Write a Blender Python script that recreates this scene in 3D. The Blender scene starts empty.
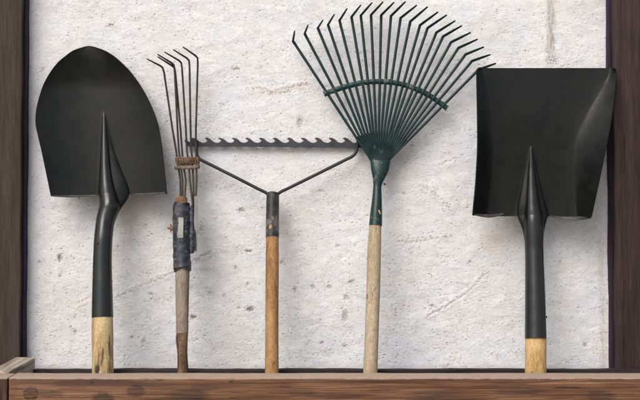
import bpy, bmesh, math, random
import numpy as np
from mathutils import Vector
S = bpy.context.scene
R = math.radians
# ------------------------------------------------------------------ camera
ZC = 0.626; CD = 2.4; F = 1200.0
cam_d = bpy.data.cameras.new("camera"); cam = bpy.data.objects.new("camera", cam_d)
S.collection.objects.link(cam); S.camera = cam
cam.location = (0, -CD, ZC); cam.rotation_euler = (R(90), 0, 0)
cam_d.sensor_width = 36; cam_d.lens = 36*F/640; cam_d.clip_end = 500; cam_d.clip_start = 0.05
# ------------------------------------------------------------------ sky and sun
SUN_EL, SUN_AZ = 45, -30        # azimuth: degrees left of straight behind the camera
w = bpy.data.worlds.new("World"); S.world = w; w.use_nodes = True
wn = w.node_tree; bg = wn.nodes["Background"]
sky = wn.nodes.new("ShaderNodeTexSky"); sky.sky_type = 'NISHITA'; sky.sun_disc = False
sky.sun_elevation = R(SUN_EL); sky.sun_rotation = R(180 + 30); sky.dust_density = 4; sky.air_density = 1.0; sky.ozone_density = 1
hs = wn.nodes.new("ShaderNodeHueSaturation"); hs.inputs['Saturation'].default_value = 0.45
wn.links.new(sky.outputs[0], hs.inputs['Color']); wn.links.new(hs.outputs[0], bg.inputs[0])
bg.inputs[1].default_value = 0.115
sd = bpy.data.lights.new("sun", 'SUN'); sun = bpy.data.objects.new("sun", sd); S.collection.objects.link(sun)
sd.energy = 1.4; sd.angle = R(38); sd.color = (1.0, 0.965, 0.925)
az = R(SUN_AZ); el = R(SUN_EL)
dirv = Vector((math.sin(az)*math.cos(el), -math.cos(az)*math.cos(el), math.sin(el)))
sun.rotation_euler = dirv.to_track_quat('Z', 'Y').to_euler()
S.view_settings.view_transform = 'Standard'; S.view_settings.look = 'None'
S.view_settings.exposure = 0.63; S.view_settings.gamma = 1
# ------------------------------------------------------------------ helpers
def W(px, py, y):
    """photo coordinates -> world point on the vertical plane at depth y"""
    d = CD + y
    return np.array(((px-320)*d/F, y, ZC-(py-200)*d/F))
def px2m(p, y): return p*(CD+y)/F
def sm(a, b, x):
    t = np.clip((np.asarray(x, float)-a)/(b-a), 0, 1); return t*t*(3-2*t)
def tagg(o, label=None, cat=None, group=None, kind=None):
    if label: o['label'] = label
    if cat: o['category'] = cat
    if group: o['group'] = group
    if kind: o['kind'] = kind
    return o
def thing(name, loc, label, cat, group=None):
    o = bpy.data.objects.new(name, None); S.collection.objects.link(o)
    o.location = loc; o.empty_display_size = .05
    return tagg(o, label, cat, group)
BASE = {}
def part(name, verts, faces, m, parent=None, smooth=True, label=None, origin=None, sharp=40):
    base = np.zeros(3)
    p = parent
    while p is not None:
        base += np.array(p.location); p = p.parent
    loc = np.zeros(3)
    if parent is None and origin is not None: loc = np.array(origin, float); base = loc
    me = bpy.data.meshes.new(name)
    me.from_pydata([tuple(np.asarray(v, float)-base) for v in verts], [], faces)
    bm = bmesh.new(); bm.from_mesh(me); bmesh.ops.recalc_face_normals(bm, faces=bm.faces); bm.to_mesh(me); bm.free()
    me.materials.append(m)
    if smooth:
        me.shade_smooth()
        me.set_sharp_from_angle(angle=R(sharp))
    o = bpy.data.objects.new(name, me); S.collection.objects.link(o)
    if parent is None: o.location = loc
    o.parent = parent
    if label: o['label'] = label
    return o
def grid_faces(nu, nv, off=0, closed_u=False):
    f = []
    for j in range(nv-1):
        for i in range(nu if closed_u else nu-1):
            a = off+j*nu+i; b = off+j*nu+(i+1) % nu
            f.append((a, b, b+nu, a+nu))
    return f
def sheet(P, th):
    """P[j,i,3] front sheet -> closed slab th thick"""
    P = np.asarray(P, float); nv, nu, _ = P.shape
    du = np.gradient(P, axis=1); dv = np.gradient(P, axis=0)
    n = np.cross(du, dv); l = np.linalg.norm(n, axis=2, keepdims=True); n = np.where(l > 1e-12, n/np.maximum(l, 1e-12), np.array([0, 1, 0]))
    n = np.where(n[..., 1:2] < 0, -n, n)
    B = P+n*th
    V = list(P.reshape(-1, 3))+list(B.reshape(-1, 3)); N = nu*nv
    fs = grid_faces(nu, nv)+[tuple(reversed(q)) for q in grid_faces(nu, nv, N)]
    for i in range(nu-1):
        fs += [(i, i+1, N+i+1, N+i), ((nv-1)*nu+i+1, (nv-1)*nu+i, N+(nv-1)*nu+i, N+(nv-1)*nu+i+1)]
    for j in range(nv-1):
        fs += [(j*nu, (j+1)*nu, N+(j+1)*nu, N+j*nu), ((j+1)*nu+nu-1, j*nu+nu-1, N+j*nu+nu-1, N+(j+1)*nu+nu-1)]
    return V, fs
def tube(path, rad, n=12, side=None, ripple=None):
    """path list of points, rad list of r or (r_side, r_front)"""
    P = [np.asarray(p, float) for p in path]; V = []; k = len(P)
    ref = np.array((1., 0, 0)) if side is None else np.asarray(side, float)
    for j in range(k):
        t = P[min(j+1, k-1)]-P[max(j-1, 0)]; t /= np.linalg.norm(t)
        a = ref-t*np.dot(ref, t)
        if np.linalg.norm(a) < .2: a = np.array((0, 0, 1.))-t*t[2]
        a /= np.linalg.norm(a); ref = a; b = np.cross(t, a)
        r = rad[j] if isinstance(rad, (list, tuple)) else rad
        ra, rb = (r if isinstance(r, (tuple, list)) else (r, r))
        for i in range(n):
            th = 2*math.pi*i/n
            q = 1+(ripple(j, th) if ripple else 0)
            V.append(P[j]+a*ra*q*math.cos(th)+b*rb*q*math.sin(th))
    f = grid_faces(n, k, 0, True)
    f.append(tuple(range(n))); f.append(tuple(range((k-1)*n, k*n))[::-1])
    return V, f
def resample(pts, n):
    """smooth Catmull-Rom through rows of numbers"""
    pts = np.asarray(pts, float); k = len(pts)-1; out = []
    for t in np.linspace(0, k, n):
        i = min(int(t), k-1); u = t-i
        p0, p1, p2, p3 = pts[max(i-1, 0)], pts[i], pts[i+1], pts[min(i+2, k)]
        out.append(.5*((2*p1)+(-p0+p2)*u+(2*p0-5*p1+4*p2-p3)*u*u+(-p0+3*p1-3*p2+p3)*u**3))
    return np.array(out)
def join(*vf):
    V, Fc = [], []
    for v, f in vf:
        o = len(V); V += list(v); Fc += [tuple(i+o for i in q) for q in f]
    return V, Fc
def box(x0, x1, y0, y1, z0, z1, bev=.002, seg=(1, 1, 1), wob=0, seed=0, warp=None):
    bm = bmesh.new(); bmesh.ops.create_cube(bm, size=1)
    for v in bm.verts:
        v.co = ((x0+x1)/2+v.co.x*(x1-x0), (y0+y1)/2+v.co.y*(y1-y0), (z0+z1)/2+v.co.z*(z1-z0))
    if bev: bmesh.ops.bevel(bm, geom=bm.edges[:], offset=bev, segments=2, affect='EDGES', profile=.6)
    for ax, (lo, hi, n) in enumerate(((x0, x1, seg[0]), (y0, y1, seg[1]), (z0, z1, seg[2]))):
        for i in range(1, n):
            co = [0, 0, 0]; co[ax] = lo+(hi-lo)*i/n; no = [0, 0, 0]; no[ax] = 1
            bmesh.ops.bisect_plane(bm, geom=bm.verts[:]+bm.edges[:]+bm.faces[:], plane_co=co, plane_no=no)
    rnd = random.Random(seed)
    ph = [rnd.uniform(0, 6.28) for _ in range(9)]
    out = []
    bm.verts.ensure_lookup_table()
    for v in bm.verts:
        p = np.array(v.co)
        if wob:
            s = p[0]*17+p[2]*9
            p = p+wob*np.array((math.sin(p[2]*31+ph[0])+.5*math.sin(p[2]*83+p[1]*60+ph[1]),
                                math.sin(p[0]*23+ph[2])+.5*math.sin(p[0]*71+p[2]*40+ph[3]),
                                math.sin(p[0]*19+ph[4])+.6*math.sin(p[0]*57+p[1]*50+ph[5])+.4*math.sin(p[0]*131+ph[6])))
        if warp: p = warp(p)
        out.append(p)
    f = [tuple(v.index for v in q.verts) for q in bm.faces]
    bm.free(); return out, f
# ------------------------------------------------------------------ node helpers
class NT:
    def __init__(s, name):
        s.m = bpy.data.materials.new(name); s.m.use_nodes = True; s.t = s.m.node_tree
        s.b = s.t.nodes["Principled BSDF"]; s.tc = s.t.nodes.new("ShaderNodeTexCoord")
    def n(s, typ, **kw):
        o = s.t.nodes.new(typ)
        for k, v in kw.items(): setattr(o, k, v)
        return o
    def set(s, sock, v):
        if isinstance(v, bpy.types.NodeSocket): s.t.links.new(v, sock)
        else: sock.default_value = v
    def obj(s, scale=(1, 1, 1), loc=(0, 0, 0)):
        mp = s.n("ShaderNodeMapping"); s.t.links.new(s.tc.outputs['Object'], mp.inputs[0])
        mp.inputs['Scale'].default_value = scale; mp.inputs['Location'].default_value = loc
        return mp.outputs[0]
    def noise(s, vec, scale, detail=4, rough=.55, dist=0):
        o = s.n("ShaderNodeTexNoise"); s.set(o.inputs['Vector'], vec)
        o.inputs['Scale'].default_value = scale; o.inputs['Detail'].default_value = detail
        o.inputs['Roughness'].default_value = rough; o.inputs['Distortion'].default_value = dist
        return o.outputs['Fac']
    def ramp(s, fac, stops, interp='LINEAR'):
        o = s.n("ShaderNodeValToRGB"); s.set(o.inputs[0], fac); e = o.color_ramp; e.interpolation = interp
        while len(e.elements) < len(stops): e.elements.new(.5)
        for q, (p, c) in zip(e.elements, stops):
            q.position = p; q.color = (c, c, c, 1) if not isinstance(c, (tuple, list)) else (*c, 1)
        return o.outputs[0]
    def mix(s, fac, a, b, mode='MIX'):
        o = s.n("ShaderNodeMix", data_type='RGBA', blend_type=mode)
        s.set(o.inputs[0], fac)
        for k, v in ((6, a), (7, b)):
            if isinstance(v, (tuple, list)) and len(v) == 3: v = (*v, 1)
            s.set(o.inputs[k], v)
        return o.outputs[2]
    def math(s, op, a, b=0, c=0):
        o = s.n("ShaderNodeMath", operation=op); s.set(o.inputs[0], a); s.set(o.inputs[1], b); s.set(o.inputs[2], c)
        return o.outputs[0]
    def spot(s, c, r, soft=.5, warp=.25, wscale=60):
        """mask 1 inside a noisy ellipsoid at c with radii r (object space)"""
        mp = s.n("ShaderNodeMapping"); s.t.links.new(s.tc.outputs['Object'], mp.inputs[0])
        mp.inputs['Scale'].default_value = tuple(1/q for q in r)
        mp.inputs['Location'].default_value = tuple(-p/q for p, q in zip(c, r))
        L = s.n("ShaderNodeVectorMath", operation='LENGTH'); s.t.links.new(mp.outputs[0], L.inputs[0])
        nz = s.noise(s.tc.outputs['Object'], wscale, 8, .72)
        d = s.math('ADD', L.outputs['Value'], s.math('MULTIPLY', s.math('SUBTRACT', nz, .5), warp*4))
        return s.mr(d, 1+soft*.3, 1-soft)
    def mr(s, v, a, b, c=0, d=1):
        o = s.n("ShaderNodeMapRange", interpolation_type='SMOOTHSTEP')
        for i, q in enumerate((v, a, b, c, d)): s.set(o.inputs[i], q)
        return o.outputs[0]
    def bump(s, h, strength=.3, dist=.001, nrm=None):
        o = s.n("ShaderNodeBump"); s.set(o.inputs['Height'], h); o.inputs['Strength'].default_value = strength
        o.inputs['Distance'].default_value = dist
        if nrm is not None: s.t.links.new(nrm, o.inputs['Normal'])
        return o.outputs[0]
    def out(s, col=None, rough=None, metal=None, nrm=None, spec=None):
        for k, v in (('Base Color', col), ('Roughness', rough), ('Metallic', metal), ('Normal', nrm), ('Specular IOR Level', spec)):
            if v is None: continue
            if isinstance(v, (tuple, list)) and len(v) == 3: v = (*v, 1)
            s.set(s.b.inputs[k], v)
        return s.m
def wood(name, stops, axis='x', freq=1, rough=.7, spots=(), bump=.35, grain_amt=.5, extra=None, streak=None, blotch=None):
    """procedural timber: stops = colour ramp; spots = [(centre, radii, colour, strength)] real stains and knots"""
    t = NT(name)
    st = {'x': (1.2, 26, 26), 'z': (26, 26, 1.6), 'y': (26, 1.2, 26)}[axis]
    v = t.obj(tuple(q*freq for q in st))
    broad = t.noise(v, 1.0, 3, .5, .6)
    fine = t.noise(t.obj(tuple(q*freq*6 for q in st)), 1.0, 4, .65, .3)
    f = t.math('ADD', t.math('MULTIPLY', broad, 1-grain_amt), t.math('MULTIPLY', fine, grain_amt))
    f = t.mr(f, .26, .74)
    col = t.ramp(f, stops)
    fib = t.noise(t.obj(tuple((q*9 if q < 5 else q*30)*min(freq, 1.2) for q in st)), 1, 4, .7)
    col = t.mix(t.mr(fib, .36, .64, .62, 0), col, tuple(c*.40 for c in stops[1][1]))
    col = t.mix(t.mr(fib, .52, .70, 0, .35), col, tuple(min(1, c*1.15) for c in stops[-1][1]))
    spk = t.noise(t.obj(), 220, 3, .7)
    col = t.mix(t.mr(spk, .62, .72, 0, .45), col, tuple(c*.35 for c in stops[0][1]))
    if blotch:
        col = t.mix(t.mr(t.noise(t.obj(tuple((.35 if q < 5 else .8) for q in st)), blotch[0], 4, .6), blotch[1], blotch[2], 0, blotch[4]), col, blotch[3])
    if streak:
        sv = t.noise(t.obj(tuple(q*freq*streak[0] for q in st), (3, 1, 7)), 1, 3, .6, .4)
        col = t.mix(t.mr(sv, streak[1], streak[2], 0, streak[4]), col, streak[3])
    for c, r, sc, k in spots:
        col = t.mix(t.math('MULTIPLY', t.math('MULTIPLY', t.spot(c, r, .35), k), t.mr(fib, .30, .62, 1.0, .55)), col, sc)
    sp_ = t.noise(t.obj(tuple((q*.45 if q < 5 else q*2.4)*freq for q in st), (5, 2, 9)), 1, 2, .5, .5)
    crk = t.mr(t.math('ABSOLUTE', t.math('SUBTRACT', sp_, .5)), .004, .012, 1, 0)
    crk = t.math('MULTIPLY', crk, t.mr(t.noise(t.obj(), 14, 2, .5), .50, .60))
    col = t.mix(t.math('MULTIPLY', crk, .8), col, tuple(c*.22 for c in stops[0][1]))
    if extra: col = extra(t, col)
    h = t.math('SUBTRACT', t.math('ADD', t.math('ADD', t.math('MULTIPLY', fine, .6), t.math('MULTIPLY', fib, .6)), t.math('MULTIPLY', spk, .25)), crk)
    return t.out(col, t.mr(fine, .3, .7, rough-.08, min(1, rough+.12)), None, t.bump(h, bump, .0015), .22)
def paint(name, col, rough=.4, wear=None, wear_amt=.0, scratch=.3, dust=None, dust_amt=0, spec=.25, bump=.12):
    t = NT(name)
    n1 = t.noise(t.obj(), 35, 5, .6); n2 = t.noise(t.obj((1, 1, .25)), 260, 4, .7); n3 = t.noise(t.obj(), 7, 3, .5)
    c = t.mix(t.mr(n3, .35, .65), tuple(q*.85 for q in col), tuple(q*1.2 for q in col))
    if wear:
        c = t.mix(t.mr(t.math('ADD', n1, t.math('MULTIPLY', n2, .35)), .98-wear_amt, 1.02-wear_amt, 0, .9), c, wear)
    if dust:
        c = t.mix(t.mr(t.math('ADD', n1, t.math('MULTIPLY', n2, .3)), .45, .8, 0, dust_amt), c, dust)
    r = t.mr(t.math('ADD', n1, t.math('MULTIPLY', n2, scratch)), .4, .9, rough-.06, rough+.16)
    return t.out(c, r, None, t.bump(t.math('ADD', n1, t.math('MULTIPLY', n2, .4)), bump, .0006), spec)
# ------------------------------------------------------------------ ground
YW = 0.130       # wall face
g = NT("ground_soil")
gn = g.noise(g.obj(), 3, 6, .6); gf = g.noise(g.obj(), 90, 5, .7)
g.out(g.mix(gf, g.ramp(gn, [(.3, (.17, .145, .12)), (.7, (.26, .23, .20))]), (.2, .18, .16)), .95, None, g.bump(gf, .5, .006))
gv = []; gf_ = []
xs = [-60, -20, -6, -2, 0, 2, 6, 20, 60]; ys = [-60, -20, -6, -3, -1, 0, .5, 6, 60]
gv = [(x, y, 0) for y in ys for x in xs]
tagg(part("ground", gv, grid_faces(len(xs), len(ys)), g.m), kind="structure")
# ------------------------------------------------------------------ plaster wall (real relief)
rng = np.random.default_rng(11)
STEP = .0015
xd = np.arange(-.72, .72, STEP); zd = np.arange(.16, 1.34, STEP)
nx, nz = len(xd), len(zd)
kx = np.fft.fftfreq(nx, STEP)[None, :]; 
kz = np.fft.fftfreq(nz, STEP)[:, None]
def band(lx, lz=None, width=.5, rot=0):
    """Gaussian random field whose features are about lx by lz metres"""
    lz = lz or lx
    ca_, sa_ = math.cos(R(rot)), math.sin(R(rot))
    k = np.sqrt(((kx*ca_+kz*sa_)*lx)**2+((kz*ca_-kx*sa_)*lz)**2)
    filt = np.exp(-(np.log(np.maximum(k, 1e-6))**2)/(2*width**2)); filt[0, 0] = 0
    a = np.fft.ifft2(np.fft.fft2(rng.standard_normal((nz, nx)))*filt).real
    return a/a.std()
X, Z = np.meshgrid(xd, zd)
PX = X*F/(CD+YW)+320; PY = (ZC-Z)*F/(CD+YW)+200
rough_mask = sm(-.2, 1.6, band(.10, .08)+.7*band(.035))
soft = band(.25)*.0008+band(.08, .06)*.0002
ridg = -np.abs(band(.014, .009, .75)+.5*band(.006, .0035, .6))*1.2
mid = band(.010, .0048, .7); fine = band(.0048, .0028, .5)
H = soft+rough_mask*(ridg*.00014+mid*.00018+fine*.00016)+(1-rough_mask)*(mid*.00003+fine*.00003)
# trowel strokes in sweeping directions
sA, sB = sm(-.2, 1.2, band(.10, .07)), sm(-.2, 1.2, band(.10, .07))
st1, st2, st3 = band(.035, .0032, .6, 18), band(.03, .0030, .6, -28), band(.05, .0045, .6, 4)
strokes = st1*sA+st2*sB+.6*st3
H += strokes*.00007
# trowel flats
flat = sm(.7, 1.2, band(.05, .035, .35)); H += flat*.0004
# pits and chips
dens = .45*band(.12, .07)+.35*sm(290, 350, PY)
def bump_at(cx, cy, rx, ry): return np.exp(-(((PX-cx)/rx)**2+((PY-cy)/ry)**2))
dens += 1.0*bump_at(298, 128, 18, 14)+.9*bump_at(425, 330, 50, 28)+.8*bump_at(225, 125, 30, 22)+.7*bump_at(520, 28, 22, 22)+.7*bump_at(405, 135, 22, 30)+.5*bump_at(300, 345, 30, 15)+.5*bump_at(430, 270, 50, 30)
pitn = .75*band(.0050, .0024, .5)+.66*band(.010, .0045, .6)
pits = sm(2.35, 3.1, pitn+.80*dens)
pits2 = sm(2.9, 3.4, 1.15*band(.009, .0055, .35)+.5*band(.003)+.35*dens)
H -= pits*.0008+pits2*.0014
def warp_noise(): return band(.012)*1.1, band(.012)*1.1
w1, w2 = warp_noise(); w3, w4 = band(.004)*.6, band(.004)*.6
QX, QY = PX+w1*.6+w3, PY+w2*.6+w4
def seg_dist(pts):
    D = np.full(PX.shape, 1e9)
    for (ax, ay), (bx, by) in zip(pts[:-1], pts[1:]):
        vx, vy = bx-ax, by-ay; t = np.clip(((QX-ax)*vx+(QY-ay)*vy)/(vx*vx+vy*vy), 0, 1)
        D = np.minimum(D, np.hypot(QX-ax-t*vx, QY-ay-t*vy))
    return D
chipn = band(.006, .0028, .6)
def spotm(cx, cy, rx, ry, e=.5):
    return sm(1.05, .70, np.hypot((PX+w3*.8-cx)/rx, (PY+w4*.8-cy)/ry)+.24*chipn)
C = np.ones((nz, nx, 3))*np.array((.69, .69, .70))
def tint(mask, col, k=1.0):
    global C
    m = (mask*k)[..., None]; C = C*(1-m)+np.array(col)*m
tint(sm(-.4, 1.8, band(.16, .13)), (.70, .675, .635), .6)       # warm age
tint(sm(.0, 2.0, band(.14, .10)), (.665, .67, .73), .7)        # cool whitewash
tint(sm(.2, 1.8, band(.05, .04)), (.75, .75, .75), .7)
tint(sm(.0, 2.0, band(.05, .03)+.5*band(.012)), (.54, .54, .535), .42)
tint(sm(.4, 1.8, band(.03, .018, .7)), (.60, .58, .555), .35)
tint(sm(.2, 3.2, mid+fine+1.2*strokes), (.42, .41, .40), .40)
tint(sm(.5, 2.6, -(mid+.8*fine)+.3*rough_mask), (.36, .35, .34), .42)
for cx, cy, rx, ry, k in ((62, 305, 26, 40, .5), (134, 212, 22, 16, 1.1), (165, 40, 26, 20, .35), (452, 223, 12, 10, .6), (495, 238, 20, 18, 1.1), (300, 220, 26, 30, .35), (575, 6, 22, 12, .5), (232, 345, 20, 30, .25), (120, 250, 26, 30, .3)):
    tint(bump_at(cx, cy, rx, ry), (.58, .50, .42), k*.55)  # brown patches, plus warm bounce light painted below the pointed shovel's blade
for cx, cy, rx, ry, k in ((30, 150, 22, 90, .5), (232, 100, 14, 20, .6), (395, 345, 60, 24, .5), (470, 140, 20, 60, .55), (150, 345, 40, 20, .4), (25, 280, 12, 60, .4), (590, 300, 22, 50, .3), (225, 160, 24, 20, .5)):
    tint(bump_at(cx, cy, rx, ry), (.62, .62, .70), k*.8)
grey = (.30, .27, .23)
tint(pits, (.25, .235, .19), .62); tint(pits2, (.17, .12, .09), .9)
# fine dark grit
tint(sm(2.9, 3.5, band(.0032, .0022, .3)+.4*rough_mask+.35*dens), (.22, .20, .17), .55)
# chips seen on the wall
chips = [(59.6, 257.5, 2, 4.2), (60.5, 276, 1.6, 2), (39, 262, 1.8, 1.6), (132, 338, 2.2, 1.8), (144, 341, 1.4, 2.6), (146, 225, 1.5, 1.2), (241, 210, 4, 1.8), (248.5, 251, 4, 1.2),
         (224, 296, 1.5, 1.5), (210, 293.5, 2.2, 1.6), (247.6, 284, 1.6, 1.6), (250, 309, 4.6, 2.6), (239, 308, 2, 1.8), (193, 317, 3.2, 2.2), (282, 263, 1.8, 1.6), (295, 290, 1.5, 3.2), (313, 287, 2, 2.4),
         (329, 287, 2.6, 1.8), (338, 246, 2, 1.3), (351.5, 282, 3, 2), (346, 298, 2.2, 3), (345, 316, 3, 5.5), (322, 343, 2.4, 1.8), (345, 346, 2.4, 1.6), (321, 191, 3.4, 1.1), (201, 230, 1.5, 1.5), (43, 70, 1.5, 2.5), (236, 69, 4, 1.6),
         (300, 122, 3, 5), (412, 146, 2, 1.3), (404, 194, 2, 1.6), (432, 306, 1.6, 1.2), (470, 262, 2, 1.2), (560, 262, 1.2, 1.2), (75, 332, 1.5, 2), (585, 345, 2, 2), (151, 294, 2, 1.2), (236, 268, 1.5, 2.4), (110, 25, 3.2, 1.2)]
rchip = random.Random(3)
for cx, cy, rx, ry in chips:
    m = spotm(cx, cy, rx, ry); H -= m*.0016; tint(m, (.10, .065, .042), (.95 if (cx, cy) in ((59.6, 257.5), (250, 309), (193, 317), (248.5, 251), (241, 210)) else rchip.uniform(.25, .6)))
    tint(bump_at(cx, cy, rx*2.0, ry*2.2), (.50, .42, .33), .14)
# cracks: dark thin line with a raised lip
for pts, wd, k, lip in ([[(117, 297), (141, 286), (158, 279), (176, 271), (190, 262), (211, 252)], .8, .55, 1], [[(78, 303), (96, 294), (110, 287)], .7, .4, .6],
                        [[(421, 185), (442, 200), (451, 211)], .9, .25, 2.2], [[(428, 316), (447, 306), (464, 295), (478, 283), (486, 272)], .7, .3, 1.8],
                        [[(396, 241.6), (420, 241), (437, 237.5), (452, 236)], .7, .6, .4], [[(247, 89), (260, 88), (273, 92.5), (283, 88.5), (296, 86), (309, 84)], .9, .7, .8],
                        [[(262, 93), (276, 94), (290, 91)], 1.0, .5, .5], [[(188, 255), (204, 261), (214, 256)], .6, .35, .5], [[(556, 72), (572, 60), (590, 50)], .6, .12, .5], [[(440, 165), (456, 158)], .6, .3, .5]):
    D = seg_dist(pts); br = sm(-1.2, .2, band(.01))
    ln = np.exp(-(D/wd)**2)*br
    H -= ln*.0010; H += np.exp(-((D-2.2)/1.5)**2)*.00045*lip
    tint(ln, (.20, .15, .11), min(1, k*1.35))
D = seg_dist([(262, 90), (280, 91), (308, 86)]); tint(np.exp(-(D/4.5)**2)*sm(-.5, .8, band(.012)), (.55, .43, .31), .55)
# rusty run from a bolt hole, its ring of grime
stk = sm(6.2, 1.5, np.abs(PX-551+w1*.5))*sm(66, 46, PY)*(.45+.55*sm(-1.2, 1., band(.008, .05)))
tint(stk, (.27, .195, .145), .85)
ring = spotm(552, 60, 6.5, 5)*sm(-.1, .7, band(.0055)); H -= ring*.0012; tint(ring, (.15, .12, .10), .85)
stk = sm(4.5, 1, np.abs(PX-602-(PY-300)*.02+w1*.5))*sm(215, 260, PY)*(.35+.65*sm(-1., 1., band(.008, .04)))
tint(stk, (.44, .33, .29), .62)
tint(sm(14, 2, np.abs(PX-376))*sm(70, 0, PY), (.53, .48, .42), .25)
# broken, dirty edges beside the posts
for ex, sg in ((25.0-PY*.009, 1), (610.3+PY*.009, -1)):
    dd = (PX-ex)*sg+w1*.8+w3*1.4
    tint(sm(2.2, .4, dd), (.11, .08, .09), .9); H -= sm(2.5, .2, dd)*.003
    tint(sm(9, 1, dd)*sm(-.2, 1, band(.008)), (.40, .33, .33), .5)
tint(sm(363, 368, PY+w2*.5), (.42, .39, .38), .4)
hair = band(.045, .03, .35)+.25*band(.008, .005, .5)
hl_ = sm(.035, .008, np.abs(hair))*sm(.7, 1.4, band(.05, .035, .5)+.4*band(.012)); H -= hl_*.0006; tint(hl_, (.33, .28, .23), .55)
edge = sm(0, .02, X-xd[0])*sm(0, .02, xd[-1]-X)*sm(0, .02, Z-zd[0])*sm(0, .16, zd[-1]-Z)
H *= edge
meanc = C.mean(axis=(0, 1)); ef = (edge**.5)[..., None]; C = C*ef+meanc*(1-ef)
# non-uniform full grid: coarse cells outside the detailed window
xo = np.concatenate([np.linspace(-1.9, xd[0]-.02, 14), xd, np.linspace(xd[-1]+.02, 1.9, 14)])
zo = np.concatenate([np.linspace(0, zd[0]-.01, 5), zd, np.linspace(zd[-1]+.01, 1.95, 18)])
NX, NZ = len(xo), len(zo)
HH = np.zeros((NZ, NX)); HH[5:5+nz, 14:14+nx] = H
CC = np.ones((NZ, NX, 3))*meanc; CC[5:5+nz, 14:14+nx] = C
XX, ZZ = np.meshgrid(xo, zo)
co = np.stack([XX, YW-HH, ZZ], -1).reshape(-1, 3)
# back face, top and sides as one slab
bk = np.array([(-1.9, YW+.22, 0), (1.9, YW+.22, 0), (1.9, YW+.22, 1.95), (-1.9, YW+.22, 1.95)])
idx = np.arange(NX*NZ).reshape(NZ, NX)
q = np.stack([idx[:-1, :-1], idx[:-1, 1:], idx[1:, 1:], idx[1:, :-1]], -1).reshape(-1, 4)
me = bpy.data.meshes.new("plaster_wall")
nv0 = len(co); verts = np.concatenate([co, bk]); nq = len(q)
bf = [[nv0+3, nv0+2, nv0+1, nv0]]
extra = [list(idx[-1, :])[::-1]+[nv0+3, nv0+2], list(idx[0, :])+[nv0+1, nv0],
         list(idx[:, 0])[::-1]+[nv0, nv0+3], list(idx[:, -1])+[nv0+2, nv0+1]]
extra[0] = list(idx[-1, ::-1])+[nv0+3, nv0+2]
loops = list(q.reshape(-1)); starts = list(range(0, nq*4, 4)); tot = [4]*nq
for f in bf+extra:
    starts.append(len(loops)); tot.append(len(f)); loops += [int(i) for i in f]
me.vertices.add(len(verts)); me.vertices.foreach_set("co", verts.astype(np.float32).ravel())
me.loops.add(len(loops)); me.loops.foreach_set("vertex_index", np.array(loops, np.int32))
me.polygons.add(len(starts)); me.polygons.foreach_set("loop_start", np.array(starts, np.int32)); me.polygons.foreach_set("loop_total", np.array(tot, np.int32))
me.update(calc_edges=True)
at = me.color_attributes.new("weathering_and_bounce", 'FLOAT_COLOR', 'POINT')
ca = np.ones((len(verts), 4), np.float32); ca[:nv0, :3] = CC.reshape(-1, 3); ca[nv0:, :3] = .6
at.data.foreach_set("color", ca.ravel())
sm_ = np.zeros(len(starts), bool); sm_[:nq] = True
me.polygons.foreach_set("use_smooth", sm_)
t = NT("white_plaster")
an = t.n("ShaderNodeAttribute", attribute_name="weathering_and_bounce")
f1 = t.noise(t.obj(), 420, 4, .7); f2 = t.noise(t.obj((1, 1, 1.6)), 900, 3, .6); f0 = t.noise(t.obj(), 5, 5, .6)
c0 = t.mix(t.mr(f0, .4, .7, 0, .3), an.outputs['Color'], (.58, .57, .55))
c = t.mix(t.mr(f1, .36, .60, .20, 0), c0, (.40, .39, .38))
c = t.mix(t.mr(f2, .66, .74, 0, .35), c, (.28, .26, .24))
t.out(c, .86, None, t.bump(t.math('ADD', f1, t.math('MULTIPLY', f2, .6)), .5, .0010), .2)
me.materials.append(t.m)
wall = bpy.data.objects.new("plaster_wall", me); S.collection.objects.link(wall)
tagg(wall, "rough white plastered wall with chips, hairline cracks and a brown run of rust", "wall")
# ------------------------------------------------------------------ posts either side
mpl = wood("weathered_grey_timber", [(.1, (.030, .020, .014)), (.5, (.052, .037, .029)), (.9, (.076, .059, .048))], 'z', .8, .8, grain_amt=.45)
mpr = wood("dark_brown_timber", [(.1, (.020, .011, .009)), (.5, (.043, .026, .022)), (.9, (.070, .046, .040))], 'z', 1.0, .75, grain_amt=.5)
mgap = paint("shadow_gap_dark", (.016, .007, .018), .7)  # purplish black imitates the shadow gap and its lens fringe
def post(xt, xb, side, mat, label, nm="timber_post"):
    # xt/xb: photo x of the inner edge at the top and bottom of the frame
    yf = .085
    X0 = lambda z: (lambda py: (xt+(xb-xt)*py/400-320)*(CD+yf)/F)((ZC-z)*F/(CD+yf)+200)
    root = thing(nm, (X0(0)+side*.06, .1, 0), label, "post", "timber posts framing the wall")
    wd = .13
    def wp(p):
        return np.array((X0(p[2])+side*(p[0]), p[1], p[2]))
    v, f = box(0, wd, yf, YW+.004, 0, 1.95, .003, (3, 1, 40), .0007, 5 if side > 0 else 9, wp)
    part("shaft", v, f, mat, root)
    v, f = box(-.0048, .0005, yf+.016, YW+.003, 0.002, 1.945, .001, (1, 1, 60), .0006, 3, wp)
    part("shadow_gap_strip", v, f, mgap, root, label="thin added dark strip painted as the shadow gap beside the plaster")
    return root, X0, wp, yf
pl, _, wpl, yf = post(22.0, 18.8, -1, mpl, "grey brown timber post left of the pointed shovel")
pr, _, wpr, yf = post(613.0, 616.6, 1, mpr, "dark red brown timber post right of the square shovel")
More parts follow.
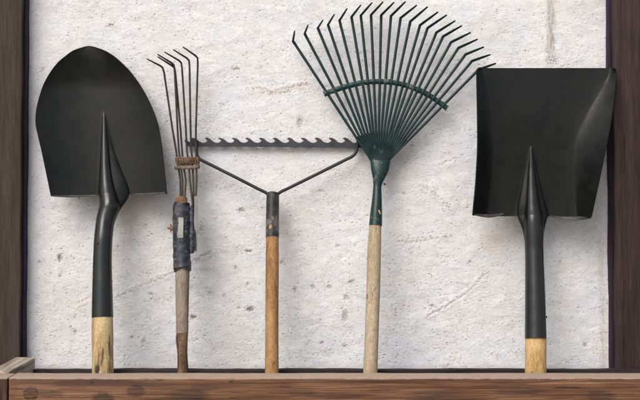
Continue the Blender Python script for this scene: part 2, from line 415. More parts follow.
# groove strips and nail heads on the right-hand post
v, f = box(.012, .015, yf-.0018, yf+.006, 0.01, 1.94, .0006, (1, 1, 30), .0004, 2, wpr)
part("bead", v, f, mpr, pr)
mnail = paint("dull_nail_head", (.045, .032, .028), .6)
def dome(c, r, h=.4, n=12, axis=1):
    V = []; 
    for k in range(4):
        a = k/3*math.pi/2
        for i in range(n):
            th = 2*math.pi*i/n
            V.append((c[0]+r*math.cos(a)*math.cos(th), c[1]-r*h*math.sin(a), c[2]+r*math.cos(a)*math.sin(th)))
    f = grid_faces(n, 4, 0, True); f.append(tuple(range(n))[::-1]); return V, f
for px, py in [(631, 138), (631, 20), (630, 322)]:
    v, f = dome(W(px, py, yf+.0005), .0026); part("nail_head", v, f, mnail, pr)
# ------------------------------------------------------------------ timber trough
TX0, TX1 = -.571, .705; YF0, YF1 = -.200, -.137; ZT = .300
yb0, yb1 = .046, .069
def bw(px, py): p = W(px, py, YF0); return p
tb = np.array((.05, -.06, 0.0))
def loc3(px, py, y=YF0): return tuple(W(px, py, y)-tb)
dk = (.020, .014, .012)
def pale_top(t, col):
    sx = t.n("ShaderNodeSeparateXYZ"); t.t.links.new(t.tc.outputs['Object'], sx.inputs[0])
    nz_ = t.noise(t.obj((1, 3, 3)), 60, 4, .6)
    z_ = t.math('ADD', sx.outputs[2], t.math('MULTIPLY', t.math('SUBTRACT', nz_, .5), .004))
    return t.mix(t.mr(z_, ZT-.0035, ZT-.001, 0, .85), col, t.mix(nz_, (.27, .185, .135), (.42, .325, .26)))  # paler colour mixed in along the top edge
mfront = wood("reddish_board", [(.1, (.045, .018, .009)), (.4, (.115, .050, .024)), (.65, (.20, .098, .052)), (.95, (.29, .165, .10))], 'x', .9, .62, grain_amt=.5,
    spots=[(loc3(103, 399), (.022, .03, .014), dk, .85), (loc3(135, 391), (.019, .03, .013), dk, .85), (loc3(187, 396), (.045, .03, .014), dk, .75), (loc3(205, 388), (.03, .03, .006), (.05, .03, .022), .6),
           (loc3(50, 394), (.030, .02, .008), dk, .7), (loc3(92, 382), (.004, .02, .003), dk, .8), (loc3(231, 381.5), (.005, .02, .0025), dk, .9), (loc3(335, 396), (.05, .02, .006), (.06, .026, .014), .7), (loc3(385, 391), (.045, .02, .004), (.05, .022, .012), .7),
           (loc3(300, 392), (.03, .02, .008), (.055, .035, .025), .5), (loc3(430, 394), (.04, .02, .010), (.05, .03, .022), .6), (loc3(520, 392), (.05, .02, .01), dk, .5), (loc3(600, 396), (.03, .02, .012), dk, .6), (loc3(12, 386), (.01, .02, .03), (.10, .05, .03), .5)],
    streak=(1.6, .53, .68, (.045, .022, .015), .7), bump=.6, extra=pale_top)
mtop = None
tr = thing("timber_trough", tuple(tb), "long reddish brown timber trough in which all the garden tools stand", "trough")
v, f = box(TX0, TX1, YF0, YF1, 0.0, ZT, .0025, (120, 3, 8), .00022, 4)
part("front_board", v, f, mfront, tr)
mcor = wood("dark_red_board", [(.28, (.04, .016, .011)), (.5, (.09, .042, .030)), (.8, (.16, .09, .07))], 'z', .9, .65, grain_amt=.5, extra=pale_top)
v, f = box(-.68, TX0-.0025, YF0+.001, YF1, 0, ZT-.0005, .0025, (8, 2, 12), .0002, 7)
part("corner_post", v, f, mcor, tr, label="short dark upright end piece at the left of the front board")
mside = wood("pale_weathered_board", [(.25, (.16, .115, .085)), (.5, (.33, .27, .215)), (.75, (.52, .46, .40))], 'y', .9, .85, grain_amt=.55, streak=(1.5, .56, .68, (.12, .09, .07), .35), bump=.6)
xs1 = (35.5-320)*(CD+yb1)/F
zs = ZC-(357.5-200)*(CD+yb1)/F
v, f = box(xs1-.042, xs1, YF1+.001, yb1, 0, zs+.0005, .005, (3, 26, 6), .0005, 12)
part("side_board", v, f, mside, tr, label="pale grey weathered end board, its top edge worn")
v, f = box(TX1-.04, TX1, YF1+.001, yb1, 0, zs-.004, .004, (2, 10, 6), .0010, 13)
part("side_board", v, f, mside, tr)
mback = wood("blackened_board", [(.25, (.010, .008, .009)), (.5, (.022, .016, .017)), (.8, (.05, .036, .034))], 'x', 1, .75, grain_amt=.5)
zb = ZC-(368.2-200)*(CD+yb1)/F
v, f = box(xs1+.001, TX1-.041, yb0, yb1, 0, zb, .002, (60, 1, 4), .0006, 14)
part("back_board", v, f, mback, tr, label="blackened back board")
v, f = box(xs1+.001, TX1-.041, YF1+.001, yb0-.001, .004, .024, .002, (30, 6, 1), .0006, 15)
part("bottom_board", v, f, mback, tr)
mplug = wood("knot_plug", [(.3, (.055, .026, .016)), (.5, (.15, .075, .045)), (.8, (.24, .14, .09))], 'x', 3, .6, grain_amt=.6)
c = W(30.5, 393, YF0)
v, f = dome((c[0], c[1]+.0008, c[2]), .0155, .18, 20); part("wooden_plug", v, f, mplug, tr)
v, f = dome((W(231, 381.5, YF0)[0], YF0+.0002, W(231, 381.5, YF0)[2]), .0022); part("nail_head", v, f, mnail, tr)
v, f = dome((W(92, 382, YF0)[0], YF0+.0002, W(92, 382, YF0)[2]), .0022); part("nail_head", v, f, mnail, tr)
# ------------------------------------------------------------------ metals
mblk = paint("black_shovel_enamel", (.0048, .0055, .0050), .34, dust=(.014, .014, .014), dust_amt=.25, spec=.21, bump=.06)
mblk2 = paint("black_socket_enamel", (.004, .0046, .0046), .17, spec=.42, dust=(.05, .045, .04), dust_amt=.12, bump=.05)
mworn = paint("scuffed_steel_edge", (.085, .083, .082), .40, dust=(.02, .02, .02), dust_amt=.85)
miron = paint("black_iron", (.012, .013, .016), .48, dust=(.07, .065, .065), dust_amt=.3)
miron2 = paint("grey_iron_bar", (.028, .030, .036), .55, dust=(.09, .085, .085), dust_amt=.35)
mgreen = paint("dark_green_enamel", (.002, .022, .020), .33, wear=(.10, .10, .08), wear_amt=.19, spec=.35)
mgreen2 = paint("dark_green_tine", (.003, .014, .015), .40, dust=(.02, .045, .045), dust_amt=.3)
mrust = paint("rusty_wire", (.095, .048, .028), .8, dust=(.26, .18, .12), dust_amt=.7, bump=.5)
mrod = paint("dull_steel_wire", (.020, .019, .019), .5, dust=(.09, .06, .045), dust_amt=.4)
def rod(pts, r, n=10, **k): return tube(pts, r, n, **k)
def handle(root, rows, mat, y_of, n=20, name="handle", zend=.026, label=None, lump=.012):
    """rows: (py, left px, right px)"""
    pts, rad = [], []
    rr = resample(rows, 26)
    last = rr[-1]
    for py, l, r in rr:
        y = y_of(py); pts.append(W((l+r)/2, py, y)); rad.append(px2m((r-l)/2, y))
    # extend in a straight line down to the trough floor
    d = pts[-1]-pts[-6]; d = d/abs(d[2]); steps = 6
    z0 = pts[-1][2]
    for k in range(1, steps+1):
        q = (z0-zend)*k/steps; p = pts[-1] if k == 0 else pts[25]+d*q
        pts.append(p); rad.append(rad[25])
    return part(name, *tube(pts, rad, n, ripple=lambda j, th: lump*math.sin(2*th+j*.3)+lump*.6*math.sin(3*th-j*.17)), mat, root, label=label)
# ------------------------------------------------------------------ pointed shovel
yS = lambda py: np.interp(py, [46, 196, 210, 240, 317, 373, 480], [.116, .082, .072, .048, .016, -.002, -.036])
base = W(102.5, 373, yS(373)); base[2] = .026; base[1] = -.03
sh = thing("pointed_shovel", tuple(base), "black round point shovel with upright pointed blade, at the far left of the trough", "shovel")
Lp = [(45.8, 88.0), (46.4, 85.8), (48, 80.6), (51.2, 72.2), (56.5, 65), (63, 57.6), (72, 50.6), (84, 43.8), (96, 39.6), (108, 36.7), (118, 35.6), (126, 36.1), (138, 38.7), (152, 42), (168, 45.3), (182, 48.2), (194, 50.7), (196.5, 51.2)]
Rp = [(45.8, 88.0), (46.4, 90.8), (48, 97), (51.2, 105.5), (56.5, 114), (63, 121.5), (72, 130.2), (84, 139.2), (96, 146.3), (108, 152), (118, 155.8), (126, 158.2), (138, 160.4), (152, 162.2), (168, 163.8), (182, 165.3), (193, 166.4), (194, 166.5)]
def itp(tab, y): a = np.array(tab); return np.interp(y, a[:, 0], a[:, 1])
def smooth_tab(tab):
    return [tuple(r) for r in resample(tab, 120)]
Lp, Rp = smooth_tab(Lp), smooth_tab(Rp)
def bell(x): x = np.clip(np.abs(x), 0, 1); return (.5+.5*np.cos(math.pi*x))
rows = 45.9+150.2*np.linspace(0, 1, 100)**1.25
G = []
for py in rows:
    l, r = itp(Lp, py), itp(Rp, py)
    row = []
    ext = 1.5*(np.clip((py-185)/11, 0, 1))   # the left shoulder sits slightly lower
    for s in np.linspace(-1, 1, 91):
        x = (l+r)/2+s*(r-l)/2
        pz = py+(-.75-s*.9)*0 - (s+1)/2*2.4*sm(120, 196, py)
        y = yS(py)
        hw = (r-l)/2/62
        y -= .030*(abs(s)**2.2)*hw**1.2 + .014*sm(90, 46, py)            # dished, tip forward
        tt = np.clip((py-111)/84, 0, 1)
        if tt > 0:
            xc = 103.6+3.8*tt; wl = 2.0+8.5*tt**.9; wr = 2.0+20*tt**.9
            u = (x-xc)/(wl if x < xc else wr)
            crest = bell(u)**(.9 if x < xc else 1.25)
            y -= (.001+.012*tt**1.1)*crest*sm(0, .06, tt)
        row.append(W(x, pz, y))
    G.append(row)
part("blade", *sheet(G, .0022), mblk, sh, sharp=50)
# folded foot steps along the shoulder
def foot_step(root, x0, y0, x1, y1, yd, curl, mat, name="foot_step", rise=0):
    P = []
    for a in np.linspace(0, math.pi*.62, 8):
        row = []
        for k, s in enumerate(np.linspace(0, 1, 18)):
            x = x0+(x1-x0)*s; py = y0+(y1-y0)*s - rise*math.sin(math.pi*s)
            fade = .35+.65*math.sin(math.pi*min(1, max(0, s*.9+.05)))
            p = W(x, py, yd(s) )
            rr = curl*fade
            row.append(p+np.array((0, -rr*math.sin(a), -rr*(1-math.cos(a))*.55)))
        P.append(row)
    return part(name, *sheet(P, .0016), mat, root)
foot_step(sh, 52, 195.2, 96, 194.5, lambda s: yS(196)-.030*(1-s)**2+.001, .007, mworn)
foot_step(sh, 129, 193.0, 165.5, 192.0, lambda s: yS(196)-.030*s**2+.001, .007, mworn)
soc = [(112.5, 103.7, 104.3), (116, 102.6, 105.6), (135, 101.4, 107.6), (155, 100.3, 109.8), (175, 99.4, 112.5), (190, 98.8, 115.8), (200, 99.0, 118.8), (207, 98.8, 120.4), (214, 97.2, 117.3), (222, 95.6, 114.6), (240, 93.8, 112.6), (262, 92.8, 112.0), (290, 92.1, 112.6), (317.5, 91.6, 113.4)]
rr = resample(soc, 60)
yo = lambda py: yS(py)-np.interp(py, [112, 140, 190, 205, 240, 317], [.0005, .0035, .010, .010, .005, 0])
pts = [W((l+r)/2, py, yo(py)) for py, l, r in rr]; rad = [(px2m((r-l)/2, 0), px2m((r-l)/2, 0)*np.interp(py, [112, 150, 190, 230], [.7, .9, .95, 1])) for py, l, r in rr]
so = part("socket", *tube(pts, rad, 28), mblk2, sh)
# open fold running down the front seam and right shoulder gusset
gus = resample([(116, 103.2, 105.4), (135, 101.6, 109.5), (152, 100.2, 115), (172, 98.6, 122), (186, 97.4, 127.6), (193, 96.8, 129.8), (198, 97.8, 127.4), (204, 98.6, 123.0), (211, 98.2, 119.2), (219, 97.0, 115.8), (228, 95.4, 113.4)], 40)
part("frog", *tube([W((l+r)/2, py, yS(py)-.001-.003*sm(150,190,py)) for py, l, r in gus], [(px2m((r-l)/2, 0), np.interp(_, [116, 150, 190, 205], [.001, .004, .0095, .010])) for _, l, r in gus], 32), mblk, sh)
mh1 = wood("ochre_streaked_handle", [(.1, (.20, .125, .050)), (.5, (.50, .35, .165)), (.9, (.64, .50, .29))], 'z', 1.3, .6, grain_amt=.4,
    spots=[(tuple(W(97, 369, -.02)-base), (.006, .03, .009), (.012, .008, .006), .95)], streak=(1.5, .54, .61, (.050, .037, .028), .85), bump=.5)
handle(sh, [(316, 92.2, 112.8), (330, 91.8, 113.2), (345, 91.8, 113.4), (360, 91.9, 113.5), (374, 92, 113.5)], mh1, yS)
v, f = dome(W(97.5, 243, yo(243)-.0185), .0022); part("rivet", v, f, mblk2, sh)
# ------------------------------------------------------------------ square shovel
yQ = lambda py: np.interp(py, [68, 215, 240, 338, 378, 480], [.079, .068, .056, .018, 0, -.038])
base = W(535.5, 378, 0); base[2] = .026; base[1] = -.03
sq = thing("square_shovel", tuple(base), "black square mouth shovel with flat topped blade, at the far right of the trough", "shovel")
qL = smooth_tab([(68, 480.5), (69, 478), (71, 477.0), (80, 477.0), (110, 477.6), (145, 477.9), (170, 476.8), (188, 475.6), (205, 473.9), (215.5, 473)])
qR = smooth_tab([(68, 613.5), (69.5, 615.2), (74, 616.2), (80, 615.9), (97, 614), (121, 610.8), (145, 606.3), (164, 602.4), (190, 596.6), (217, 590.6)])
fL = smooth_tab([(68, 482), (78, 484), (100, 488.5), (121, 491), (145, 493), (169, 493), (190, 491), (215, 488)])
fR = smooth_tab([(68, 611), (76, 608.5), (88, 602), (100, 595), (112, 588), (131, 579), (145, 575), (164, 573.5), (192, 574.5), (217, 577)])
G = []
for py in np.concatenate([68+4*np.linspace(0, 1, 8)**1.5, np.linspace(72.8, 215.5, 90)]):
    l, a, b, r = itp(qL, py), itp(fL, py), itp(fR, py), itp(qR, py)
    row = []; k = sm(60, 165, py)
    hl, hr = .008+.034*k, .010+.042*k
    for s in np.concatenate([np.linspace(0, 1, 19)[:-1], 1+np.linspace(0, 1, 67)[:-1], 2+np.linspace(0, 1, 22)]):
        y = yQ(py)+.0015*math.sin(py*.04)
        if s < 1:
            x = l+(a-l)*s; e = (1-s); y -= hl*(e**1.35)
        elif s <= 2:
            x = a+(b-a)*(s-1); q_ = abs(s-1.5)*2; y -= .004*q_**4
        else:
            e = s-2; x = b+(r-b)*e; y -= .004+hr*(e**1.25)
        if s < 1: y -= .004
        tt = np.clip((py-145.5)/70, 0, 1)
        if tt > 0:
            xc = 531.0+1.2*tt; wl = 2+18*tt**1.05; wr = 1.8+15.5*tt**1.0
            u = (x-xc)/(wl if x < xc else wr)
            y -= (.001+.012*tt**1.05)*bell(u)**1.1*sm(0, .05, tt)
        row.append(W(x, py+(sm(150, 215, py)*1.6*(s/3)), y))
    G.append(row)
part("blade", *sheet(G, .0022), mblk, sq, sharp=55)
foot_step(sq, 474, 213.6, 503, 213.2, lambda s: yQ(215)-.034*(1-s)**2-.002, .009, mworn, rise=-.8)
foot_step(sq, 550, 215.2, 590, 217.0, lambda s: yQ(215)-.003-.038*max(0, (s-.6)/.4)**1.3, .009, mworn, rise=-.8)
soc = [(146.5, 530.7, 531.4), (150, 529.8, 532.4), (170, 528.0, 535.0), (190, 526.0, 538.0), (205, 524.6, 540.6), (216, 523.6, 542.6), (226, 523.4, 543.8), (246, 524.6, 543.6), (270, 525, 544.4), (300, 524.9, 545.6), (338.5, 524.8, 546.6)]
rr = resample(soc, 60)
pts = [W((l+r)/2, py, yQ(py)-np.interp(py, [146, 170, 213, 250], [.0005, .0035, .009, .003])) for py, l, r in rr]
rad = [(px2m((r-l)/2, 0), px2m((r-l)/2, 0)*np.interp(py, [146, 180, 230], [.7, .9, 1])) for py, l, r in rr]
part("socket", *tube(pts, rad, 28), mblk2, sq)
gus = resample([(149, 529.6, 532.4), (165, 525.8, 536.2), (180, 522.6, 539.6), (195, 519.4, 543.2), (206, 517.0, 546.6), (213, 516.6, 548.2), (218, 517.6, 547.8), (224, 520.2, 546.0), (231, 522.6, 544.6), (240, 524.2, 543.8)], 36)
part('frog', *tube([W((l+r)/2, py, yQ(py)-.001-.003*sm(170,206,py)) for py, l, r in gus], [(px2m((r-l)/2, 0), np.interp(_, [149, 175, 206, 220], [.001, .004, .0095, .010])) for _, l, r in gus], 32), mblk, sq)
v, f = dome(W(546.3, 317, yQ(317)-.006), .002); part("rivet", v, f, mblk2, sq)
mh5 = wood("amber_handle", [(.25, (.30, .16, .05)), (.5, (.50, .31, .12)), (.75, (.62, .42, .2))], 'z', 1.2, .55, grain_amt=.4, streak=(1, .6, .7, (.12, .06, .03), .6))
handle(sq, [(337, 525.4, 546), (350, 525, 546.4), (362, 525, 546.4), (379, 525, 546.4)], mh5, yQ)
# ------------------------------------------------------------------ bow rake
yB = lambda py: np.interp(py, [140, 193, 237, 373, 480], [.119, .092, .066, .004, -.034])
base = W(272, 373, 0); base[2] = .026; base[1] = -.03
bk_ = thing("bow_rake", tuple(base), "iron bow rake with toothed bar upright on an orange brown handle, middle of the trough", "rake")
top = []; bot = []
yb_ = .1165
poly = []
rj = random.Random(8)
def jt(): return rj.uniform(-.28, .28)
tips = [204.8-13.6, 204.8, 218.2, 231.8, 245.2, 259, 273, 287.2, 301, 315, 329, 343.2]
for x in tips:
    poly += [(x, 138.0+jt()), (x+1.8, 137.6+jt()), (x+4.4+jt(), 138.3), (x+6.4, 139.8+jt()), (x+8.4, 141.6), (x+10.4, 142.5), (x+12.6, 142.8), (x+14.6+jt(), 142.3), (x+15.8, 141.4), (x+16.0+jt(), 140.4), (x+15.2, 139.6), (x+14.0, 138.9)]
poly = [(188.5, 146.5), (186, 144.6), (184.4, 140.0), (186.4, 139.6), (188.3, 141.6), (189.8, 141.9), (190.6, 140.4)] + [p for p in poly if p[0] > 190.7]
poly = [p for p in poly if p[0] < 353.2]+[(353.5, 142.9), (358, 142.3), (365.5, 142.6)]
# dedupe the hook under each tip so the outline goes root -> hook -> tip
lower = [(365.5, 147.8), (330, 147.5), (280, 147.0), (230, 146.7), (200, 146.6)]
outline = poly+lower
def plate(outl, y0, y1):
    n = len(outl)
    V = [W(x, py, y0) for x, py in outl]+[W(x, py, y0)+np.array((0, y1-y0, 0)) for x, py in outl]
    f = [tuple(range(n)), tuple(range(2*n-1, n-1, -1))]+[(i, (i+1) % n, n+(i+1) % n, n+i) for i in range(n)]
    return V, f
o = part("toothed_bar", *plate(outline, yb_, yb_+.0055), miron2, bk_, smooth=False)
bm = bmesh.new(); bm.from_mesh(o.data); bmesh.ops.triangulate(bm, faces=[q for q in bm.faces if len(q.verts) > 4], ngon_method='EAR_CLIP'); bm.to_mesh(o.data); bm.free()
for pts in ([(195.7, 139.5, .112), (196.2, 148, .109), (197, 155, .106), (200, 159.3, .104), (208, 163.4, .102), (235, 177, .097), (258, 188.8, .092), (266, 192.8, .090), (271, 197, .088)],
            [(357.8, 139.3, .112), (357.2, 146, .110), (355.8, 152.5, .108), (352, 156.6, .106), (344, 160.6, .104), (316, 174.6, .098), (290, 187.4, .093), (281, 191.8, .091), (274, 197, .088)]):
    rr = resample([W(*p) for p in pts], 40)
    part("bow_arm", *tube(list(rr), [.0030]*3+[.0034]*37, 10), miron, bk_)
for px in (195.8, 357.8):
    v, f = dome(W(px, 144.8, .1095), .0042, .5); part("rivet", v, f, miron, bk_)
fr = resample([(192.3, 268.5, 277.2), (194, 266.6, 279.0), (200, 266.3, 279.2), (215, 266.0, 279.0), (237.5, 265.6, 279.0)], 20)
mfer = paint("scuffed_black_ferrule", (.012, .012, .013), .42, wear=(.12, .11, .10), wear_amt=.27, dust=(.12, .11, .10), dust_amt=.35, bump=.4)
fe = part("ferrule", *tube([W((l+r)/2, py, yB(py)) for py, l, r in fr], [px2m((r-l)/2, .08) for _, l, r in fr], 20), mfer, bk_)
mslot = wood("bare_wood_slot", [(.3, (.45, .27, .11)), (.7, (.60, .40, .19))], 'z', 2)
v, f = dome(W(270.6, 227.5, yB(227.5)-.0136), .0032, .2); v = [p if False else (p[0]*1, p[1], W(0, 227.5, .06)[2]+(p[2]-W(270.6, 227.5, yB(227.5)-.0136)[2])*2.0) for p in v]
part("slot", v, f, mslot, fe, label="bare wood showing through the ferrule")
v, f = dome(W(270.8, 234.5, yB(234)-.0130), .0022, .5); part("screw", v, f, mworn, fe)
mh3 = wood("orange_brown_handle", [(.1, (.17, .068, .022)), (.5, (.32, .16, .058)), (.9, (.43, .26, .11))], 'z', 1.5, .5, grain_amt=.45,
    spots=[(tuple(W(270, 262, .03)-base), (.006, .03, .012), (.14, .05, .018), .7), (tuple(W(274, 249, .04)-base), (.012, .03, .01), (.22, .09, .03), .5), (tuple(W(268, 352, 0)-base), (.004, .03, .012), (.25, .1, .04), .5)],
    streak=(1, .57, .68, (.17, .065, .022), .6), bump=.3)
handle(bk_, [(237, 266, 278.7), (260, 265.8, 278.8), (300, 265.4, 278.7), (340, 265.1, 278.6), (374, 264.9, 278.6)], mh3, yB)
# ------------------------------------------------------------------ leaf rake
yL = lambda py: np.interp(py, [0, 160, 185, 225, 373, 480], [.098, .088, .078, .060, .002, -.034])
base = W(368, 373, 0); base[2] = .026; base[1] = -.03
lr = thing("leaf_rake", tuple(base), "dark green fan leaf rake with many spread tines on a pale wooden handle", "rake")
bends = [(293, 41), (304.7, 33.7), (317.8, 28), (328, 24.8), (339.5, 20.6), (351.5, 17), (360.8, 15.5), (371, 15), (381.2, 15.2), (391, 16), (400.6, 18), (410.3, 21.5), (420, 25.2), (427.6, 28), (436.4, 32.5), (443.2, 36.4), (451, 42.3), (458.3, 48), (465.5, 54.5), (472, 61), (478.6, 69.6)]
tips = [(294.6, 31), (308, 25), (323, 20), (334.3, 14.4), (347, 8.6), (360.8, 5), (372, 2.7), (383, 1.9), (394, 2.4), (405.5, 1.6), (416.8, 5.2), (427.6, 6.8), (438, 12), (446.7, 15), (455.2, 20.8), (461.8, 25.7), (470.7, 32.5), (477.6, 39.2), (483.8, 47), (490.4, 54.6), (495.8, 63.4)]
b0 = [(371.0+17.8*i/20, 160.0) for i in range(21)]
rnd = random.Random(4)
for i in range(21):
    (ax, ay), (bx, by), (tx, ty) = b0[i], bends[i], tips[i]
    d = np.array((bx-ax, by-ay)); L = np.linalg.norm(d)
    ptp = []
    yb = .106+rnd.uniform(-.003, .003)
    for s in (0, .15, .3, .5, .7, .85, .94): ptp.append((ax+d[0]*s, ay+d[1]*s, .086+(yb-.086)*s-.003*math.sin(math.pi*s)))
    ptp += [(bx-d[0]/L*2.2, by-d[1]/L*2.2, yb), (bx, by, yb-.0015)]
    e = np.array((tx-bx, ty-by)); ptp += [(bx+e[0]*.14, by+e[1]*.14, yb-.006), (bx+e[0]*.55, by+e[1]*.55, yb-.022), (tx, ty, yb-.038)]
    n_ = 12
    ww = [(.0024, .0015)]*2+[(.0029, .0015)]*8+[(.0026, .0013), (.0017, .001)]
    part("tine", *tube([W(*p) for p in ptp], ww, 8), mgreen2, lr)
# ribbed fan plate
G = []
NV = 16
for v_ in np.linspace(0, 1, NV):
    row = []
    for u in np.linspace(0, 20, 161):
        i = min(int(u), 19); fu = u-i
        def pos(k, s):
            (ax, ay), (bx, by) = b0[k], bends[k]; L = math.hypot(bx-ax, by-ay)
            return np.array((ax+(bx-ax)*s/L, ay+(by-ay)*s/L))
        rib = abs(math.sin(math.pi*u))
        reach = 30-2.6*rib if True else 30
        p = pos(i, reach*v_)*(1-fu)+pos(i+1, reach*v_)*fu
        y = .0866+.006*v_+.0022*rib*(1-.2*v_)-.006*(1-((u-10)/10)**2)*(1-v_)
        row.append(W(p[0], p[1], y-.003))
    G.append(row)
part("fan_plate", *sheet(G, .0012), mgreen, lr, sharp=70)
cb = resample([(324, 94.3), (330, 91.8), (342, 87.8), (359, 83.4), (376, 81.6), (393.4, 82.6), (410.6, 86.8), (427.8, 94.6), (440, 103), (447.3, 108.6)], 126)
part("crossbar", *tube([W(x, y, .0945) for x, y in cb], [(.0052 if 2 < k < 123 else .0062, .003) for k in range(126)], 10,
     side=(0, 0, 1), ripple=lambda j, th: .16*max(0, math.cos(j/126*21*2*math.pi))), mgreen, lr)
# spring clips where tines pass the bar
for i in range(21):
    (ax, ay), (bx, by) = b0[i], bends[i]
    best = min(cb, key=lambda c: abs((c[0]-ax)*(by-ay)-(c[1]-ay)*(bx-ax)))
    d = np.array((bx-ax, by-ay)); d = d/np.linalg.norm(d)
    p = best
    part("tine_clip", *tube([W(p[0]+d[0]*s, p[1]+d[1]*s, .0915) for s in (-3.1, -2.2, 0, 2.2, 3.1)], [(.0012, .001), (.0022, .0018), (.0025, .0022), (.0022, .0018), (.0012, .001)], 8), mgreen, lr)
hd = resample([(156, 371.5, 389.0), (160, 370.4, 390.2), (166, 370.6, 389.6), (172, 371.2, 387.8), (179, 372.6, 384.2), (185, 373.2, 381.8), (190, 372.9, 381.6), (200, 371.9, 382.0), (212, 370.4, 382.2), (225.5, 369.0, 382.2)], 40)
he = part("ferrule", *tube([W((l+r)/2, py, yL(py)-.001) for py, l, r in hd], [(px2m((r-l)/2, .08), px2m((r-l)/2, .08)*np.interp(py, [156, 165, 185, 200], [.30, .45, .8, 1.0])) for py, l, r in hd], 22), mgreen, lr)
v, f = dome(W(382, 163.5, yL(163)-.011), .0026, .6); part("rivet", v, f, mworn, he)
mpw = wood("pale_tan_handle", [(.05, (.26, .18, .105)), (.5, (.40, .31, .20)), (.95, (.50, .41, .29))], 'z', 1.2, .65, grain_amt=.5,
    spots=[(tuple(W(371, 270, .03)-base), (.003, .03, .005), (.2, .12, .07), .6), (tuple(W(374, 330, .01)-base), (.003, .03, .004), (.2, .12, .07), .6)], bump=.25)
cy = W(378.6, 213.5, yL(213)-.0112)
v, f = dome(cy, .0040, .25); v = [(p[0], p[1], cy[2]+(p[2]-cy[2])*1.9) for p in v]; part("slot", v, f, mslot, he, label="bare wood showing through the ferrule")
v, f = dome(W(384.5, 184, .07), .0025, .8); part("screw", v, f, miron, he)
handle(lr, [(224, 369.5, 381.3), (250, 367.6, 381), (290, 366.3, 380.2), (330, 364.9, 378.8), (374, 363.2, 377.3)], mpw, yL)
# ------------------------------------------------------------------ home-made claw rake
yC = lambda py: np.interp(py, [45, 160, 200, 270, 373, 480], [.092, .088, .068, .040, .004, -.034])
base = W(182.5, 373, 0); base[2] = .026; base[1] = -.03
cr = thing("wire_claw_rake", tuple(base), "narrow home made rake of six thin wire tines lashed to a taped stick", "rake")
claws = [[(147, 59), (160, 65.6), (162.6, 67.6), (164, 72), (172.6, 130), (176, 150), (177.8, 163), (180.3, 180), (180.6, 199)],
         [(157.6, 54.4), (171.5, 62.8), (173.9, 65.0), (174.6, 70), (177.6, 130), (178.8, 150), (180.4, 163), (182.6, 180), (182.6, 199)],
         [(157.8, 56.8), (171.8, 65.6), (174.5, 68.0), (175.4, 73), (180.6, 130), (182, 150), (183, 163), (185.8, 180), (184.8, 199)],
         [(164.8, 52.2), (178.8, 60.4), (181.2, 62.8), (182, 68), (185.9, 130), (186.8, 150), (188.6, 163), (189.8, 180), (192.6, 203), (192.4, 230)],
         [(173.5, 49.8), (186.6, 58), (189, 60.4), (189.5, 66), (190.6, 130), (191.2, 150), (192.6, 163), (193.2, 180), (194, 203), (193.8, 240)],
         [(183, 47), (195.4, 55.6), (197.6, 58), (197.8, 64), (195.9, 130), (195.8, 150), (196.4, 163), (196.6, 180), (195.6, 203), (194.6, 246)]]
for k, cl in enumerate(claws):
    P = []
    for j, (x, py) in enumerate(cl):
        y = yC(py)-.004*(k % 2)
        if j == 0: y -= .045
        if j == 1: y -= .004
        if py > 190 and k < 3: y = yC(py)
        P.append(W(x, py, y))
    # dense bend
    Q = [P[0]+(P[1]-P[0])*s for s in (0, .33, .66)]+P[1:]
    part("tine", *tube(Q, [.0013, .0016, .0019]+[.0021]*(len(Q)-3), 8), mrod, cr)
# lashing: rusty wire turns plus a flat bar below
lash = []
for turn in range(4):
    yc = 158.6+turn*1.6
    P = []
    for k in range(41):
        a = 2*math.pi*k/40
        P.append(W(187.5+11.6*math.cos(a), yc+.5*math.sin(a*3+turn)+.8*math.sin(a), .0865+.0095*math.sin(a)+.0012*math.sin(7*a+turn)))
    lash.append(tube(P, .0019, 6))
for k in range(9):
    x = 177.5+k*2.5
    lash.append(tube([W(x-.8, 157.5+rnd.uniform(-1, 1), .079), W(x+.3, 160.5, .0755), W(x+1.2, 164.5+rnd.uniform(-1, 1), .079)], .0017, 6))
part("wire_lashing", *join(*lash), mrust, cr, label="rusty wire wound round the tines")
mbar = paint("rusty_flat_bar", (.10, .065, .042), .75, dust=(.25, .21, .17), dust_amt=.6, bump=.5)
bar = []
P = resample([(174.8, 167.6, .084), (177, 168, .0775), (187, 167.6, .0745), (197, 167, .0775), (199.6, 166.8, .084)], 24)
bar.append(tube([W(*p) for p in P], [(.0040, .0014)]*24, 8, side=(0, 0, 1)))
for x in (179.2, 184.4, 190.2, 194.8):
    bar.append(dome(W(x, 167.7, .0738), .0030, .6))
part("clamp_bar", *join(*bar), mbar, cr)
mstk = wood("weathered_stick", [(.15, (.12, .085, .058)), (.5, (.23, .175, .13)), (.85, (.32, .265, .21))], 'z', 1.2, .85, grain_amt=.5, bump=.4)
mcut = wood("brown_cut_top", [(.25, (.12, .065, .035)), (.5, (.22, .13, .075)), (.75, (.32, .2, .12))], 'z', 3, .85)
mbark = wood("dark_rough_bark", [(.25, (.045, .026, .016)), (.5, (.13, .075, .045)), (.75, (.24, .155, .10))], 'z', 3.2, .9, grain_amt=.6, bump=.9)
hs_ = handle(cr, [(204, 174.6, 187.6), (230, 174.6, 188.4), (268, 175.2, 189.6), (290, 175.4, 189.2), (315, 175.8, 188.6), (333.5, 176.0, 188.2)], mstk, yC, name="stick", zend=.40)
rr = resample([(197.2, 176.4, 185.6), (197.8, 175.0, 186.8), (200, 174.8, 187.4), (206, 174.8, 187.6)], 12)
part("stick_top", *tube([W((l+r)/2, py, yC(py)) for py, l, r in rr], [px2m((r-l)/2, .06) for _, l, r in rr], 18), mcut, cr, label="brown sawn top of the stick")
handle(cr, [(332.5, 176.4, 187.8), (340, 176.2, 187.6), (350, 177, 187.5), (360, 177.2, 188), (374, 177.4, 188.2)], mbark, lambda py: yC(py)-.0004, name="bark_end", label="rough dark barked lower end of the stick", lump=.05)
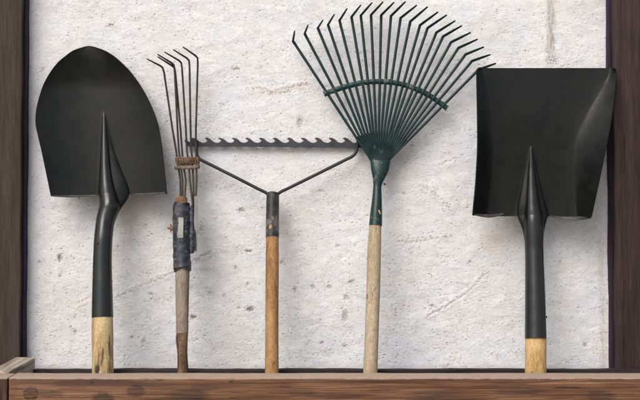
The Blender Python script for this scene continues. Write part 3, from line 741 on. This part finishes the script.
t = NT("blackened_tape")
n1 = t.noise(t.obj(), 130, 4, .6, 1.0); n2 = t.noise(t.obj((1, 1, .3)), 60, 4, .6)
col = t.ramp(n1, [(.36, (.006, .007, .010)), (.50, (.012, .014, .022)), (.58, (.028, .032, .05)), (.68, (.12, .12, .15))])
col = t.mix(t.mr(n2, .6, .7, 0, .6), col, (.13, .085, .055))
t.out(col, t.mr(n1, .3, .7, .35, .8), None, t.bump(n1, .8, .0016)); mtape = t.m
rr = resample([(205, 174.2, 188.8), (206.5, 173.6, 189.4), (220, 173.4, 190.2), (240, 173.6, 189.8), (255, 173.8, 189.6), (267, 174.1, 190.5), (268.6, 174.3, 190.4)], 60)
part("tape_wrap", *tube([W((l+r)/2, py, yC(py)-.0006) for py, l, r in rr], [px2m((r-l)/2, .06)*1.06+.0004 for _, l, r in rr], 26, ripple=lambda j, th: .012*math.sin(j*1.7+th)+.012*math.sin(5*th+j*.6)+.02*math.sin(2*th-j*.9)), mtape, cr)
rr = resample([(206, 189.0, 193.6), (212, 188.6, 195.4), (228, 188.2, 195.8), (240, 188.4, 195.4), (249, 189.0, 194.8), (253, 189.6, 193.8)], 40)
part("side_splint", *tube([W((l+r)/2, py, yC(py)-.002) for py, l, r in rr], [(px2m((r-l)/2, .06), .007) for _, l, r in rr], 16, ripple=lambda j, th: .10*math.sin(j*1.3+2*th)+.07*math.sin(j*.7)), mtape, cr, label="second taped bundle holding the right hand wires")
mstrip = paint("grey_metal_strip", (.20, .19, .20), .5, dust=(.3, .26, .24), dust_amt=.5)
v, f = box(*(lambda a, b: (a[0], b[0], .050, .0525, b[2], a[2]))(W(194.0, 196, .05), W(197.2, 251, .05)), .0006, (1, 1, 6), .0005, 3)
part("metal_strip", v, f, mstrip, cr)
mplate = paint("pale_greenish_plate", (.27, .27, .235), .55, dust=(.16, .15, .12), dust_amt=.6, bump=.3)
a, b = W(173.6, 217.4, .04), W(181.8, 237.6, .04)
yy = yC(227)-.0165
G = []
for j in np.linspace(0, 1, 10):
    row = []
    for s in np.linspace(-1, 1, 14):
        th = s*.95; R_ = .0172
        py = 217.4+20.2*j; cxp = W(181.2, py, 0)[0]
        row.append((cxp-.0005+R_*math.sin(th*.62-.55), yC(py)-R_*math.cos(th*.62-.55), W(0, py, yC(py))[2]))
    G.append(row)
pv, pf = sheet(G, .0012)
pp = part("clamp_plate", [p-np.array((0, .0048, 0)) for p in pv], pf, mplate, cr, label="pale metal plate bolted round the tape")
by = yC(228)
part("bolt", *join(tube([W(167.6, 228.2, by), W(176, 228.2, by)], .0019, 10), tube([W(171.0, 228.2, by), W(173.6, 228.2, by)], .0046, 6)), mrust, cr)
part("wing_nut", *tube([W(170.6, 224.2, by-.002), W(171.2, 226.6, by), W(170.4, 228.2, by), W(171.0, 230, by), W(170.4, 232.2, by-.002)], [.0013, .0018, .0030, .0018, .0013], 8), mrust, cr)
